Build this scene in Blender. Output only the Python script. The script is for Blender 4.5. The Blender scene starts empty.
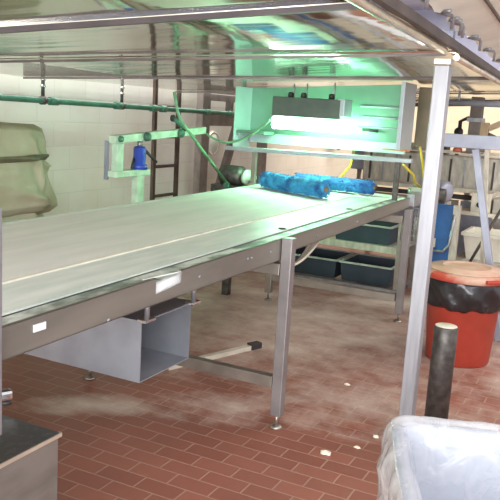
import bpy, bmesh, math, random
from mathutils import Vector, Matrix, noise
random.seed(7)
SC = bpy.context.scene
COL = SC.collection
V = Vector
PI = math.pi

# ------------------------------------------------------------------ materials
def mat(name, col, rough=.5, metal=0., var=.12, scale=8., bump=0., bscale=60., stretch=(1, 1, 1), col2=None, fac=(.35, .65),
        emit=None, estr=0., alpha=1., trans=0., spec=.5, aniso=0., detail=4.):
    m = bpy.data.materials.new(name); m.use_nodes = True
    nt = m.node_tree; N = nt.nodes; L = nt.links
    b = N['Principled BSDF']
    tc = N.new('ShaderNodeTexCoord'); mp = N.new('ShaderNodeMapping'); mp.inputs['Scale'].default_value = stretch
    L.new(tc.outputs['Object'], mp.inputs['Vector'])
    nz = N.new('ShaderNodeTexNoise'); nz.inputs['Scale'].default_value = scale; nz.inputs['Detail'].default_value = detail
    L.new(mp.outputs['Vector'], nz.inputs['Vector'])
    rp = N.new('ShaderNodeValToRGB')
    c2 = col2 if col2 else tuple(min(1, c*(1+var)) for c in col)
    c1 = col if col2 else tuple(c*(1-var) for c in col)
    rp.color_ramp.elements[0].color = (*c1, 1); rp.color_ramp.elements[1].color = (*c2, 1)
    rp.color_ramp.elements[0].position = fac[0]; rp.color_ramp.elements[1].position = fac[1]
    L.new(nz.outputs['Fac'], rp.inputs['Fac']); L.new(rp.outputs['Color'], b.inputs['Base Color'])
    b.inputs['Roughness'].default_value = rough; b.inputs['Metallic'].default_value = metal
    b.inputs['Specular IOR Level'].default_value = spec
    b.inputs['Alpha'].default_value = alpha; b.inputs['Transmission Weight'].default_value = trans
    if aniso: b.inputs['Anisotropic'].default_value = aniso
    if bump:
        n2 = N.new('ShaderNodeTexNoise'); n2.inputs['Scale'].default_value = bscale; n2.inputs['Detail'].default_value = 3
        L.new(mp.outputs['Vector'], n2.inputs['Vector'])
        bp = N.new('ShaderNodeBump'); bp.inputs['Strength'].default_value = bump; bp.inputs['Distance'].default_value = .01
        L.new(n2.outputs['Fac'], bp.inputs['Height']); L.new(bp.outputs['Normal'], b.inputs['Normal'])
    if emit:
        b.inputs['Emission Color'].default_value = (*emit, 1); b.inputs['Emission Strength'].default_value = estr
    return m

def floor_mat():
    m = bpy.data.materials.new('quarry_tile'); m.use_nodes = True
    nt = m.node_tree; N = nt.nodes; L = nt.links; b = N['Principled BSDF']
    tc = N.new('ShaderNodeTexCoord'); mp = N.new('ShaderNodeMapping')
    mp.inputs['Location'].default_value = (2.094 + 50*.2032, -2.746 + 100*.1016, 0)
    L.new(tc.outputs['Object'], mp.inputs['Vector'])
    br = N.new('ShaderNodeTexBrick'); br.offset = .5; br.offset_frequency = 2; br.squash = 1
    br.inputs['Scale'].default_value = 1; br.inputs['Brick Width'].default_value = .2032; br.inputs['Row Height'].default_value = .1016
    br.inputs['Mortar Size'].default_value = .0042; br.inputs['Mortar Smooth'].default_value = .25; br.inputs['Bias'].default_value = 0
    br.inputs['Color1'].default_value = (.25, .092, .064, 1); br.inputs['Color2'].default_value = (.31, .118, .082, 1)
    br.inputs['Mortar'].default_value = (.37, .22, .165, 1)
    L.new(mp.outputs['Vector'], br.inputs['Vector'])
    # general grime
    nz = N.new('ShaderNodeTexNoise'); nz.inputs['Scale'].default_value = 1.7; nz.inputs['Detail'].default_value = 6
    L.new(tc.outputs['Object'], nz.inputs['Vector'])
    r1 = N.new('ShaderNodeValToRGB'); r1.color_ramp.elements[0].position = .38; r1.color_ramp.elements[1].position = .68
    r1.color_ramp.elements[0].color = (0, 0, 0, 1); r1.color_ramp.elements[1].color = (.35, .35, .35, 1)
    L.new(nz.outputs['Fac'], r1.inputs['Fac'])
    mx = N.new('ShaderNodeMix'); mx.data_type = 'RGBA'
    mx.inputs['B'].default_value = (.17, .085, .06, 1)
    L.new(r1.outputs['Color'], mx.inputs['Factor']); L.new(br.outputs['Color'], mx.inputs['A'])
    prev = mx.outputs['Result']
    # spilled flour, plus painted haze lift of the shade under the conveyor: soft-edged ragged patches, stretched like swept dust
    flour_and_haze_lift = [(-2.36, 3.06, .42, .16, 1.0, .75, 35), (-2.1, 5.55, 1.15, .42, 1.1, .85, 10), (-1.72, 6.35, .8, .4, 1.15, .9, 30), (-1.6, 5.1, .7, .4, .98, .5, 30),
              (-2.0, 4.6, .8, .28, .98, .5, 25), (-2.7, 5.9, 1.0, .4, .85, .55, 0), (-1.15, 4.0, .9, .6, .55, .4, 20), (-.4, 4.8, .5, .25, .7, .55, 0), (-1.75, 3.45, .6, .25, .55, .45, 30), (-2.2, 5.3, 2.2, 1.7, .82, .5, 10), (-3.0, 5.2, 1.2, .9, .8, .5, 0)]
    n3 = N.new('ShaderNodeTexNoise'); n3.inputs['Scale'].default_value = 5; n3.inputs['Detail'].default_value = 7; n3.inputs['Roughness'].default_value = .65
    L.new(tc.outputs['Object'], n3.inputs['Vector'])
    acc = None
    for x, y, rx, ry, k, mxv, ang in flour_and_haze_lift:
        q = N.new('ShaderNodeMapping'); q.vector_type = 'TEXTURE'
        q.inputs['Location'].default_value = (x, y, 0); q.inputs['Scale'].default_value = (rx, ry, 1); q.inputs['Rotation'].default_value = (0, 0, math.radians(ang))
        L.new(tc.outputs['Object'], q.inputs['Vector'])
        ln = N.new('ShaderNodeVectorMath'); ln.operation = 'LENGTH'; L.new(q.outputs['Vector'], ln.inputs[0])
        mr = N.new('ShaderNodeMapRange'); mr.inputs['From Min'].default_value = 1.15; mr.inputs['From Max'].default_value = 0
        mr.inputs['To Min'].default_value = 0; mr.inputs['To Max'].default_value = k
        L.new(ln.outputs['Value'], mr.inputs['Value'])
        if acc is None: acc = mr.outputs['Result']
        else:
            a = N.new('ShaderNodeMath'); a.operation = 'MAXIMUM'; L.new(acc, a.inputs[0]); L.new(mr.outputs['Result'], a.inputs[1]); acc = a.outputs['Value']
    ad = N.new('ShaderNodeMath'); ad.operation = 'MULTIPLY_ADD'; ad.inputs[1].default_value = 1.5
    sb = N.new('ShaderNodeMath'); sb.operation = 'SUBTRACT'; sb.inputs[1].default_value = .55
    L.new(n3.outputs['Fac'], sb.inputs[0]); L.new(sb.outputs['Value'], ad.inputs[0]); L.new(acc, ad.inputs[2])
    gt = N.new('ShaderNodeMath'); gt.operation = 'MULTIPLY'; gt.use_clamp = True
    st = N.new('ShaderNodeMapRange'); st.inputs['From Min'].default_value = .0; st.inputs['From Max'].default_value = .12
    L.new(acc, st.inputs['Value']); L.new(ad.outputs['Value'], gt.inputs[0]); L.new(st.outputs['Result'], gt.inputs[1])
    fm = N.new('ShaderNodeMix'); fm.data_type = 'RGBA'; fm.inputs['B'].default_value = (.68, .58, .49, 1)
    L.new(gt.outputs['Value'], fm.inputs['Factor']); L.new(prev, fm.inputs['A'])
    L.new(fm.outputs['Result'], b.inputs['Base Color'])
    b.inputs['Roughness'].default_value = .42; b.inputs['Specular IOR Level'].default_value = .35
    bp = N.new('ShaderNodeBump'); bp.inputs['Strength'].default_value = .35; bp.inputs['Distance'].default_value = .003; bp.invert = True
    L.new(br.outputs['Fac'], bp.inputs['Height']); L.new(bp.outputs['Normal'], b.inputs['Normal'])
    return m

def canopy_mat():
    m = bpy.data.materials.new('polished_steel_sheet'); m.use_nodes = True
    nt = m.node_tree; N = nt.nodes; L = nt.links; b = N['Principled BSDF']
    b.inputs['Metallic'].default_value = 1; b.inputs['Base Color'].default_value = (.72, .69, .6, 1)
    tc = N.new('ShaderNodeTexCoord')
    mp = N.new('ShaderNodeMapping'); mp.inputs['Scale'].default_value = (.5, 1.6, 1); L.new(tc.outputs['Object'], mp.inputs['Vector'])
    nz = N.new('ShaderNodeTexNoise'); nz.inputs['Scale'].default_value = 2.2; nz.inputs['Detail'].default_value = 2; L.new(mp.outputs['Vector'], nz.inputs['Vector'])
    bp = N.new('ShaderNodeBump'); bp.inputs['Strength'].default_value = .14; bp.inputs['Distance'].default_value = .05
    L.new(nz.outputs['Fac'], bp.inputs['Height']); L.new(bp.outputs['Normal'], b.inputs['Normal'])
    n2 = N.new('ShaderNodeTexNoise'); n2.inputs['Scale'].default_value = 3; n2.inputs['Detail'].default_value = 5; L.new(tc.outputs['Object'], n2.inputs['Vector'])
    mr = N.new('ShaderNodeMapRange'); mr.inputs['To Min'].default_value = .05; mr.inputs['To Max'].default_value = .15
    L.new(n2.outputs['Fac'], mr.inputs['Value']); L.new(mr.outputs['Result'], b.inputs['Roughness'])
    return m

def wall_mat(name, c1, c2):
    m = bpy.data.materials.new(name); m.use_nodes = True
    nt = m.node_tree; N = nt.nodes; L = nt.links; b = N['Principled BSDF']
    tc = N.new('ShaderNodeTexCoord'); sx = N.new('ShaderNodeSeparateXYZ'); L.new(tc.outputs['Object'], sx.inputs[0])
    ad = N.new('ShaderNodeMath'); L.new(sx.outputs['X'], ad.inputs[0]); L.new(sx.outputs['Y'], ad.inputs[1])
    cb = N.new('ShaderNodeCombineXYZ'); L.new(ad.outputs[0], cb.inputs['X']); L.new(sx.outputs['Z'], cb.inputs['Y'])
    br = N.new('ShaderNodeTexBrick'); br.inputs['Scale'].default_value = 1
    br.inputs['Brick Width'].default_value = .4; br.inputs['Row Height'].default_value = .2; br.inputs['Mortar Size'].default_value = .006; br.inputs['Mortar Smooth'].default_value = .8
    br.inputs['Color1'].default_value = (*c1, 1); br.inputs['Color2'].default_value = (*c2, 1); br.inputs['Mortar'].default_value = tuple(c*.9 for c in c1) + (1,)
    L.new(cb.outputs[0], br.inputs['Vector'])
    nz = N.new('ShaderNodeTexNoise'); nz.inputs['Scale'].default_value = 1.5; nz.inputs['Detail'].default_value = 5; L.new(tc.outputs['Object'], nz.inputs['Vector'])
    rp = N.new('ShaderNodeValToRGB'); rp.color_ramp.elements[0].color = (.9, .88, .83, 1); rp.color_ramp.elements[1].color = (1, 1, 1, 1)
    rp.color_ramp.elements[0].position = .35; rp.color_ramp.elements[1].position = .6
    L.new(nz.outputs['Fac'], rp.inputs['Fac'])
    mx = N.new('ShaderNodeMix'); mx.data_type = 'RGBA'; mx.blend_type = 'MULTIPLY'; mx.inputs['Factor'].default_value = 1
    L.new(br.outputs['Color'], mx.inputs['A']); L.new(rp.outputs['Color'], mx.inputs['B']); L.new(mx.outputs['Result'], b.inputs['Base Color'])
    bp = N.new('ShaderNodeBump'); bp.inputs['Strength'].default_value = .2; bp.inputs['Distance'].default_value = .003; bp.invert = True
    L.new(br.outputs['Fac'], bp.inputs['Height']); L.new(bp.outputs['Normal'], b.inputs['Normal'])
    b.inputs['Roughness'].default_value = .55
    return m

def plastic_film(name, col, dens, rough=.12):
    m = bpy.data.materials.new(name); m.use_nodes = True
    nt = m.node_tree; N = nt.nodes; L = nt.links; b = N['Principled BSDF']
    tc = N.new('ShaderNodeTexCoord'); nz = N.new('ShaderNodeTexNoise'); nz.inputs['Scale'].default_value = 9; nz.inputs['Detail'].default_value = 5
    nz.inputs['Distortion'].default_value = 1.2
    L.new(tc.outputs['Object'], nz.inputs['Vector'])
    mr = N.new('ShaderNodeMapRange'); mr.inputs['From Min'].default_value = .35; mr.inputs['From Max'].default_value = .68
    mr.inputs['To Min'].default_value = dens*.75; mr.inputs['To Max'].default_value = min(1, dens*1.25)
    L.new(nz.outputs['Fac'], mr.inputs['Value'])
    tr = N.new('ShaderNodeBsdfTransparent'); ms = N.new('ShaderNodeMixShader')
    L.new(mr.outputs['Result'], ms.inputs['Fac']); L.new(tr.outputs[0], ms.inputs[1]); L.new(b.outputs[0], ms.inputs[2])
    L.new(ms.outputs[0], N['Material Output'].inputs['Surface'])
    b.inputs['Base Color'].default_value = (*col, 1); b.inputs['Roughness'].default_value = rough; b.inputs['Specular IOR Level'].default_value = .8
    bp = N.new('ShaderNodeBump'); bp.inputs['Strength'].default_value = .6; bp.inputs['Distance'].default_value = .012
    L.new(nz.outputs['Fac'], bp.inputs['Height']); L.new(bp.outputs['Normal'], b.inputs['Normal'])
    return m

M = {}
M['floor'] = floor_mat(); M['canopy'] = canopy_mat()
M['wall'] = wall_mat('cream_block_wall', (.84, .82, .73), (.87, .85, .76)); M['wall2'] = wall_mat('tan_block_wall', (.74, .67, .52), (.78, .71, .56))
M['ceiling'] = mat('blue_grey_ceiling', (.32, .34, .48), .8, var=.1, scale=3)
M['steel'] = mat('brushed_steel', (.24, .225, .195), .42, .5, var=.12, scale=3, stretch=(1, .6, 3))
M['steel_light'] = mat('galvanised_steel', (.34, .34, .36), .4, .7, var=.16, scale=14)
M['steel_grey'] = mat('grey_painted_steel', (.33, .345, .42), .45, .3, var=.12, scale=6)
M['steel_bright'] = mat('bright_steel_plate', (.8, .8, .8), .25, 1., var=.08)
M['steel_dull'] = mat('dull_steel', (.36, .33, .29), .45, .9, var=.2, scale=5)
M['steel_dark'] = mat('dark_weathered_steel', (.1, .092, .085), .5, .6, var=.35, scale=22, bump=.15)
M['post'] = mat('post_steel', (.36, .365, .39), .42, .4, var=.1, scale=6, stretch=(8, 8, .7))
M['channel'] = mat('brown_steel_channel', (.13, .105, .095), .45, .4, var=.25, scale=5)
M['channel_light'] = mat('purple_grey_channel', (.1, .085, .09), .5, .2, var=.18, scale=6)
M['lip'] = mat('cream_steel_lip', (.72, .66, .54), .3, .7, var=.15, scale=8)
M['belt'] = mat('floured_belt', (.74, .76, .7), .6, 0, scale=3, stretch=(4, .5, 1), col2=(.84, .84, .8), detail=6)
M['apron'] = mat('floured_steel_apron', (.58, .66, .6), .4, .0, scale=4, stretch=(4, .6, 1), col2=(.78, .82, .76), detail=6)
M['stripe'] = mat('cream_belt_edge', (.78, .75, .64), .6)
M['trough'] = mat('floured_green_trough', (.16, .2, .17), .45, .1, scale=11, stretch=(1, .6, 1), col2=(.68, .72, .66), fac=(.42, .6), detail=5)
M['cabinet'] = mat('stained_steel', (.24, .23, .205), .38, .55, var=.15, scale=5, stretch=(1, 1, 3))
M['cabtop'] = mat('speckled_steel_top', (.25, .26, .24), .35, .9, scale=30, col2=(.33, .34, .32), fac=(.5, .7))
M['chute'] = mat('matte_grey_steel', (.33, .34, .375), .42, .6, var=.14, scale=5)
M['rubber'] = mat('black_rubber', (.02, .02, .022), .6)
M['green'] = mat('dark_green_pipe_paint', (.055, .17, .11), .45, var=.2, scale=10)
M['green_light'] = mat('pale_green_paint', (.5, .68, .5), .5, var=.15, scale=14)
M['green_mid'] = mat('mid_green_paint', (.16, .36, .2), .5, var=.2, scale=14)
M['blue_jack'] = mat('blue_jack_paint', (.03, .07, .42), .35, var=.15)
M['rust'] = mat('rusty_brown_steel', (.085, .058, .045), .65, .2, var=.3, scale=9, bump=.1)
M['brown'] = mat('grey_brown_steel', (.2, .17, .15), .6, .1, var=.2, scale=7)
M['tarp'] = mat('olive_plastic_sheet', (.33, .32, .2), .5, var=.16, scale=3, bump=.6, bscale=6, col2=(.46, .45, .32), spec=.25)
M['fluff'] = mat('blue_fluff', (.008, .07, .25), .8, scale=13, col2=(.05, .34, .6), fac=(.35, .62), detail=5)
M['fluff_dark'] = mat('dark_blue_fluff', (.012, .06, .25), .75, scale=14, col2=(.03, .2, .47), fac=(.38, .66), detail=5)
M['core'] = mat('brown_core', (.16, .1, .06), .7)
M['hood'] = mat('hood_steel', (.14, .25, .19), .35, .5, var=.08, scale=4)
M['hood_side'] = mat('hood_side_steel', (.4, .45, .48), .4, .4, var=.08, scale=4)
M['housing'] = mat('grey_lamp_housing', (.1, .115, .105), .5, .3)
M['lamp'] = mat('green_white_tube', (.8, 1, .9), .4, emit=(.42, 1., .6), estr=44)
M['orange'] = mat('orange_strip', (.75, .25, .06), .5)
M['yellow'] = mat('yellow_hose', (.6, .45, .03), .45)
M['red'] = mat('red_plastic', (.4, .05, .03), .45, var=.12, scale=5)
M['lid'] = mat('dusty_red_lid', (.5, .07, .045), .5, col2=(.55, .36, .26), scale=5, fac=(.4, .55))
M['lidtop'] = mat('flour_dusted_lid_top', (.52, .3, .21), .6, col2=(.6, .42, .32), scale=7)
M['bag'] = mat('black_bag_film', (.02, .018, .02), .28, var=.3, scale=8, bump=.5, bscale=14, spec=.7)
M['tote'] = mat('pale_blue_tote', (.34, .37, .45), .4, var=.06, scale=5)
M['film'] = plastic_film('clear_liner_film', (.7, .71, .74), .34, .16)
M['film_front'] = plastic_film('crumpled_liner_film', (.72, .72, .71), .72, .16)
M['tub'] = mat('slate_blue_tub', (.03, .042, .06), .5, var=.15, scale=6)
M['tubrim'] = mat('floured_tub_rim', (.36, .36, .33), .6, var=.2)
M['white_tub'] = mat('cream_plastic', (.72, .69, .58), .5, var=.08)
M['blue'] = mat('blue_panel_paint', (.02, .1, .3), .45, var=.15)
M['machine'] = mat('machine_steel', (.5, .46, .39), .45, .4, var=.2, scale=7, stretch=(3, 1, 1))
M['machine_light'] = mat('pale_machine_rail', (.68, .63, .52), .5, .2, var=.15)
M['machine_dark'] = mat('dark_machine_gap', (.06, .05, .045), .6, var=.3)
M['cream'] = mat('cream_canvas', (.86, .88, .77), .8, var=.05, scale=5)
M['seam'] = mat('dark_seam', (.2, .18, .16), .8)
M['bread'] = mat('dough_scrap', (.85, .78, .62), .8)
M['cable'] = mat('cream_cable', (.6, .55, .45), .5)
M['tan'] = mat('tan_brown_steel', (.26, .2, .14), .5, .3, var=.15, scale=4)
M['strap'] = mat('dark_olive_strap', (.13, .125, .07), .5, var=.2, scale=9)
M['leg_steel'] = mat('warm_grey_leg_steel', (.27, .25, .245), .42, .5, var=.12, scale=8)
M['dark'] = mat('black_iron', (.035, .03, .03), .5)
M['white'] = mat('white_sticker', (.8, .8, .8), .5, var=.03)
M['copper'] = mat('rust_red_cap', (.3, .07, .03), .6)
M['wood'] = mat('tan_bracket', (.5, .38, .24), .6)

# ------------------------------------------------------------------ mesh builder
class MB:
    def __init__(s): s.bm = bmesh.new()
    def box(s, lo, hi, rz=0, piv=None):
        c = [(lo[i]+hi[i])/2 for i in range(3)]; d = [abs(hi[i]-lo[i]) for i in range(3)]
        r = bmesh.ops.create_cube(s.bm, size=1)
        mt = Matrix.Translation(c) @ Matrix.Diagonal((*d, 1))
        if rz:
            p = V(piv) if piv else V(c)
            mt = Matrix.Translation(p) @ Matrix.Rotation(rz, 4, 'Z') @ Matrix.Translation(-p) @ mt
        bmesh.ops.transform(s.bm, matrix=mt, verts=r['verts']); return s
    def beam(s, p, q, w, h, up=(0, 0, 1), w2=None, h2=None):
        p, q = V(p), V(q); d = (q-p).normalized(); u = V(up)
        if abs(d.dot(u)) > .98: u = V((0, 1, 0))
        a = d.cross(u).normalized(); b = a.cross(d).normalized()
        ww, hh = (w2 or w), (h2 or h)
        A = [s.bm.verts.new(p + a*x*w/2 + b*y*h/2) for x, y in ((-1, -1), (1, -1), (1, 1), (-1, 1))]
        B = [s.bm.verts.new(q + a*x*ww/2 + b*y*hh/2) for x, y in ((-1, -1), (1, -1), (1, 1), (-1, 1))]
        s.bm.faces.new(A[::-1]); s.bm.faces.new(B)
        for i in range(4): s.bm.faces.new((A[i], A[(i+1) % 4], B[(i+1) % 4], B[i]))
        return s
    def tube(s, pts, r, n=12, caps=True, closed=False):
        pts = [V(p) for p in pts]; rings = []; pa = None
        for i, p in enumerate(pts):
            if closed: d = (pts[(i+1) % len(pts)] - pts[i-1]).normalized()
            else: d = (pts[min(i+1, len(pts)-1)] - pts[max(i-1, 0)]).normalized()
            if pa is None:
                t = V((0, 0, 1)) if abs(d.z) < .9 else V((1, 0, 0)); a = d.cross(t).normalized()
            else: a = (pa - d*pa.dot(d)).normalized()
            pa = a; b = d.cross(a); rr = r[i] if isinstance(r, (list, tuple)) else r
            rings.append([s.bm.verts.new(p + (a*math.cos(2*PI*k/n) + b*math.sin(2*PI*k/n))*rr) for k in range(n)])
        m = len(rings)
        for i in range(m if closed else m-1):
            A, B = rings[i], rings[(i+1) % m]
            for k in range(n):
                f = s.bm.faces.new((A[k], A[(k+1) % n], B[(k+1) % n], B[k])); f.smooth = True
        if caps and not closed:
            s.bm.faces.new(rings[0][::-1]); s.bm.faces.new(rings[-1])
        return s
    def lathe(s, prof, c=(0, 0, 0), axis=(0, 0, 1), n=40, fn=None):
        ax = V(axis).normalized(); t = V((0, 0, 1)) if abs(ax.z) < .9 else V((1, 0, 0))
        a = ax.cross(t).normalized(); b = ax.cross(a); c = V(c); rings = []
        for r, h in prof:
            if r < 1e-6: rings.append([s.bm.verts.new(c + ax*h)])
            else:
                R = []
                for k in range(n):
                    th = 2*PI*k/n; rr, hh = (fn(th, r, h) if fn else (r, h))
                    R.append(s.bm.verts.new(c + ax*hh + (a*math.cos(th) + b*math.sin(th))*rr))
                rings.append(R)
        for A, B in zip(rings, rings[1:]):
            for k in range(n):
                k2 = (k+1) % n
                if len(A) == 1 and len(B) == 1: continue
                vs = (A[0], B[k2], B[k]) if len(A) == 1 else (A[k], A[k2], B[0]) if len(B) == 1 else (A[k], A[k2], B[k2], B[k])
                f = s.bm.faces.new(vs); f.smooth = True
        return s
    def poly(s, pts, d):            # extrude a planar polygon by vector d
        A = [s.bm.verts.new(V(p)) for p in pts]; B = [s.bm.verts.new(V(p)+V(d)) for p in pts]
        s.bm.faces.new(A[::-1]); s.bm.faces.new(B); n = len(A)
        for i in range(n): s.bm.faces.new((A[i], A[(i+1) % n], B[(i+1) % n], B[i]))
        return s
    def grid(s, rows, wrap=False, smooth=True):
        R = [[s.bm.verts.new(V(p)) for p in row] for row in rows]; n = len(R[0])
        for A, B in zip(R, R[1:]):
            for k in range(n if wrap else n-1):
                f = s.bm.faces.new((A[k], A[(k+1) % n], B[(k+1) % n], B[k])); f.smooth = smooth
        return s
    def build(s, name, m, parent=None, loc=None, bevel=0., solid=0.):
        org = parent['_o'] if parent is not None else (loc or (0, 0, 0))
        org = V(org)
        bmesh.ops.translate(s.bm, verts=s.bm.verts[:], vec=-org)
        bmesh.ops.recalc_face_normals(s.bm, faces=s.bm.faces[:])
        me = bpy.data.meshes.new(name); s.bm.to_mesh(me); s.bm.free()
        me.materials.append(M[m] if isinstance(m, str) else m)
        o = bpy.data.objects.new(name, me); COL.objects.link(o)
        if parent is not None: o.parent = parent
        else: o.location = org
        o['_o'] = tuple(org)
        if solid:
            md = o.modifiers.new('thickness', 'SOLIDIFY'); md.thickness = solid; md.offset = 0
        if bevel:
            md = o.modifiers.new('edge', 'BEVEL'); md.width = bevel; md.segments = 2; md.limit_method = 'ANGLE'; md.angle_limit = math.radians(50)
        return o

def thing(name, label, cat, loc=(0, 0, 0), group=None):
    o = bpy.data.objects.new(name, None); COL.objects.link(o); o.location = loc; o['_o'] = tuple(loc); o.empty_display_size = .1
    return tag(o, label, cat, group)
def tag(o, label, cat, group=None):
    o['label'] = label; o['category'] = cat
    if group: o['group'] = group
    return o
def struct(o): o['kind'] = 'structure'; return o

# ------------------------------------------------------------------ the setting
WX = -4.3; BY = 13.5
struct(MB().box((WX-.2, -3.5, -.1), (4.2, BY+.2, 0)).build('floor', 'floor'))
struct(MB().box((WX-.2, -3.5, 0), (WX, BY+.2, 3.5)).build('wall_left', 'wall'))
struct(MB().box((WX, BY, 0), (4.2, BY+.2, 3.5)).build('wall_back', 'wall2'))
struct(MB().box((WX, BY-.03, 2.3), (4.2, BY, 3.5)).build('trim_1', 'ceiling'))
struct(MB().box((WX-.2, -3.5, 3.5), (4.2, BY+.2, 3.6)).build('ceiling', 'ceiling'))

# ------------------------------------------------------------------ overhead canopy
def cz(x): return 1.925 + .058*(x + .86)
def ex(y): return -.74 - .05*(y - 2.1)
CL = -4.02
can = thing('steel_canopy', 'polished stainless steel canopy of flat sheets hanging over the belt conveyor', 'canopy', (-2.3, 4.0, 1.87))
yr = [.6, 2.2, 3.7, 5.49, 7.6, 9.6]; yl = [.6, 2.15, 3.0, 4.25, 6.3, 9.6]; tl = [.0, .005, -.006, .005, -.004]
def joint(i): return V((CL, yl[i], cz(CL))), V((ex(yr[i]), yr[i], cz(ex(yr[i]))))
for i in range(5):
    (l0, r0), (l1, r1) = joint(i), joint(i+1); k = V((0, 0, tl[i])); e = V((0, .003, 0))
    rows = []; K = 14; h = (.003, .007, .009, .008, .008)[i]
    for q in range(K+1):
        f = q/K; z = V((0, 0, 4*h*f*(1-f))); a = (l0+e-k).lerp(l1-e+k, f)+z; c = (r0+e-k).lerp(r1-e+k, f)+z
        rows.append([a.lerp(c, g/4) for g in range(5)])
    MB().grid(rows).build('roof_sheet', 'canopy', can, solid=.003)
for i, w, h in ((1, .03, .03), (2, .016, .013), (3, .016, .012), (4, .016, .012), (5, .05, .05)):
    l, r = joint(i); r = r - V((.03, 0, 0)); b = MB()
    if i == 1: b.beam(l-V((0, 0, .02)), r-V((0, 0, .016)), .03, .028, w2=.02, h2=.016)
    else: b.beam(l-V((0, 0, h/2+.009)), r-V((0, 0, h/2+.009)), w, h)
    b.build('joint_channel', 'channel_light' if i == 1 else 'channel', can)
b = MB(); b.beam((ex(.6)+.012, .6, cz(ex(.6))+.022), (ex(9.6)+.012, 9.6, cz(ex(9.6))+.022), .03, .036); b.build('edge_channel', 'channel', can)
b = MB(); b.tube([(ex(.6)-.012, .6, cz(ex(.6))-.012), (ex(3.55)-.012, 3.55, cz(ex(3.55))-.012)], .017, 10); b.build('edge_lip', 'lip', can)
b = MB(); b.tube([(ex(3.9)-.012, 3.9, cz(ex(3.9))-.012), (ex(9.6)-.012, 9.6, cz(ex(9.6))-.012)], .017, 10); b.build('edge_lip', 'lip', can)

# support post under the canopy edge
PX, PY = -.852, 3.68
t = thing('support_post', 'tall square steel post holding up the canopy edge, beside the red trash bin', 'post', (PX, PY, 0))
MB().box((PX-.036, PY-.036, .008), (PX+.036, PY+.036, 1.86)).build('shaft', 'post', t, bevel=.006)
MB().box((PX-.045, PY-.045, 0), (PX+.045, PY+.045, .008)).build('base_plate', 'steel_light', t)
MB().box((PX-.04, PY-.04, 1.86), (PX+.04, PY+.04, 1.89)).build('top_cap', 'lip', t, bevel=.004)
MB().box((-.885, 3.74, 1.935), (-.835, 3.79, 2.03)).build('upper_stub', 'steel_grey', t, bevel=.004)
t = thing('drop_column', 'brownish steel column hanging from the far end of the canopy above the trestle beam', 'column', (-1.5, 8.2, 1.29))
MB().box((-1.56, 8.14, 1.3), (-1.44, 8.26, 1.875)).build('shaft', 'brown', t, bevel=.006)
MB().box((-1.6, 8.1, 1.29), (-1.4, 8.3, 1.3)).build('end_plate', 'brown', t)
MB().box((-1.58, 8.12, 1.62), (-1.42, 8.28, 1.66)).build('collar', 'steel_light', t)

t = thing('hanging_stanchion', 'tan-brown steel stanchion hanging from the canopy between light hood and tall post', 'stanchion', (-1.57, 6.3, 1.36))
MB().box((-1.63, 6.27, 1.37), (-1.505, 6.37, 1.868)).build('shaft', 'tan', t, bevel=.004)
MB().box((-1.64, 6.26, 1.355), (-1.495, 6.38, 1.37)).build('end_plate', 'brown', t)

# cross pipe under the far end of canopy
t = thing('cross_pipe', 'blue-grey steel pipe crossing under the far end of the canopy right of the post', 'pipe', (-1.3, 7.0, 1.75))
MB().tube([(-1.62, 7, 1.772), (-.3, 7, 1.79)], .026, 14).build('pipe_run', 'steel_grey', t)
MB().tube([(-1.45, 7, 1.774), (-1.45, 7, 1.885)], .01, 8).build('hanger', 'steel_grey', t)

# ------------------------------------------------------------------ upper belt above the canopy edge
def hx(y): return -.775 - .063*(y-3.18)
HZ = 2.05
up = thing('upper_belt', 'cream canvas belt with ragged edge running above the canopy at upper right', 'belt', (-.5, 3, 2.07))
rows = []
for i in range(91):
    y = .4 + 9*i/90; e = .02*noise.noise(V((y*5, 0, 0))) + .014*noise.noise(V((y*14, 3, 0)))
    x = hx(y)
    rows.append([(x+e, y, HZ-.02+e), (x+.02+e*.5, y, HZ), (x+.12, y, HZ+.03+.006*noise.noise(V((y*3, 1, 0)))), (x+.145, y, HZ+.045), (x+.6, y, HZ+.17), (x+.62, y, HZ+.21), (x+.05, y, HZ+.07), (x+e, y, HZ-.012+e)])
MB().grid(rows).build('canvas', 'cream', up)
rows = []
for i in range(41):
    y = .4 + 9*i/40; x = hx(y); rows.append([(x+.16, y, HZ+.043), (x+.175, y, HZ+.047)])
MB().grid(rows).build('seam_strip', 'seam', up, solid=.004)
b = MB(); b.beam((hx(.4)-.03, .4, HZ+.05), (hx(3.4)-.03, 3.4, HZ+.05), .05, .08); b.build('side_rail', 'channel', up)
b = MB(); b.beam((hx(3.6)-.02, 3.6, HZ+.06), (hx(9.4)-.02, 9.4, HZ+.06), .03, .03); b.build('side_rail', 'channel', up)
for y in (2.1, 2.65, 3.2, 3.42, 3.5, 4.1, 4.75, 5.5):
    x = hx(y); xe = ex(y) + .05
    b = MB(); b.tube([(x+.05, y-.03, HZ-.012), (x-.005, y+.0, HZ-.014), (xe, y+.07, HZ-.018), (xe+.004, y+.085, HZ-.03), (xe, y+.09, cz(ex(y))+.05)], .008, 8)
    b.build('hook_rod', 'steel_light', up)

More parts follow.
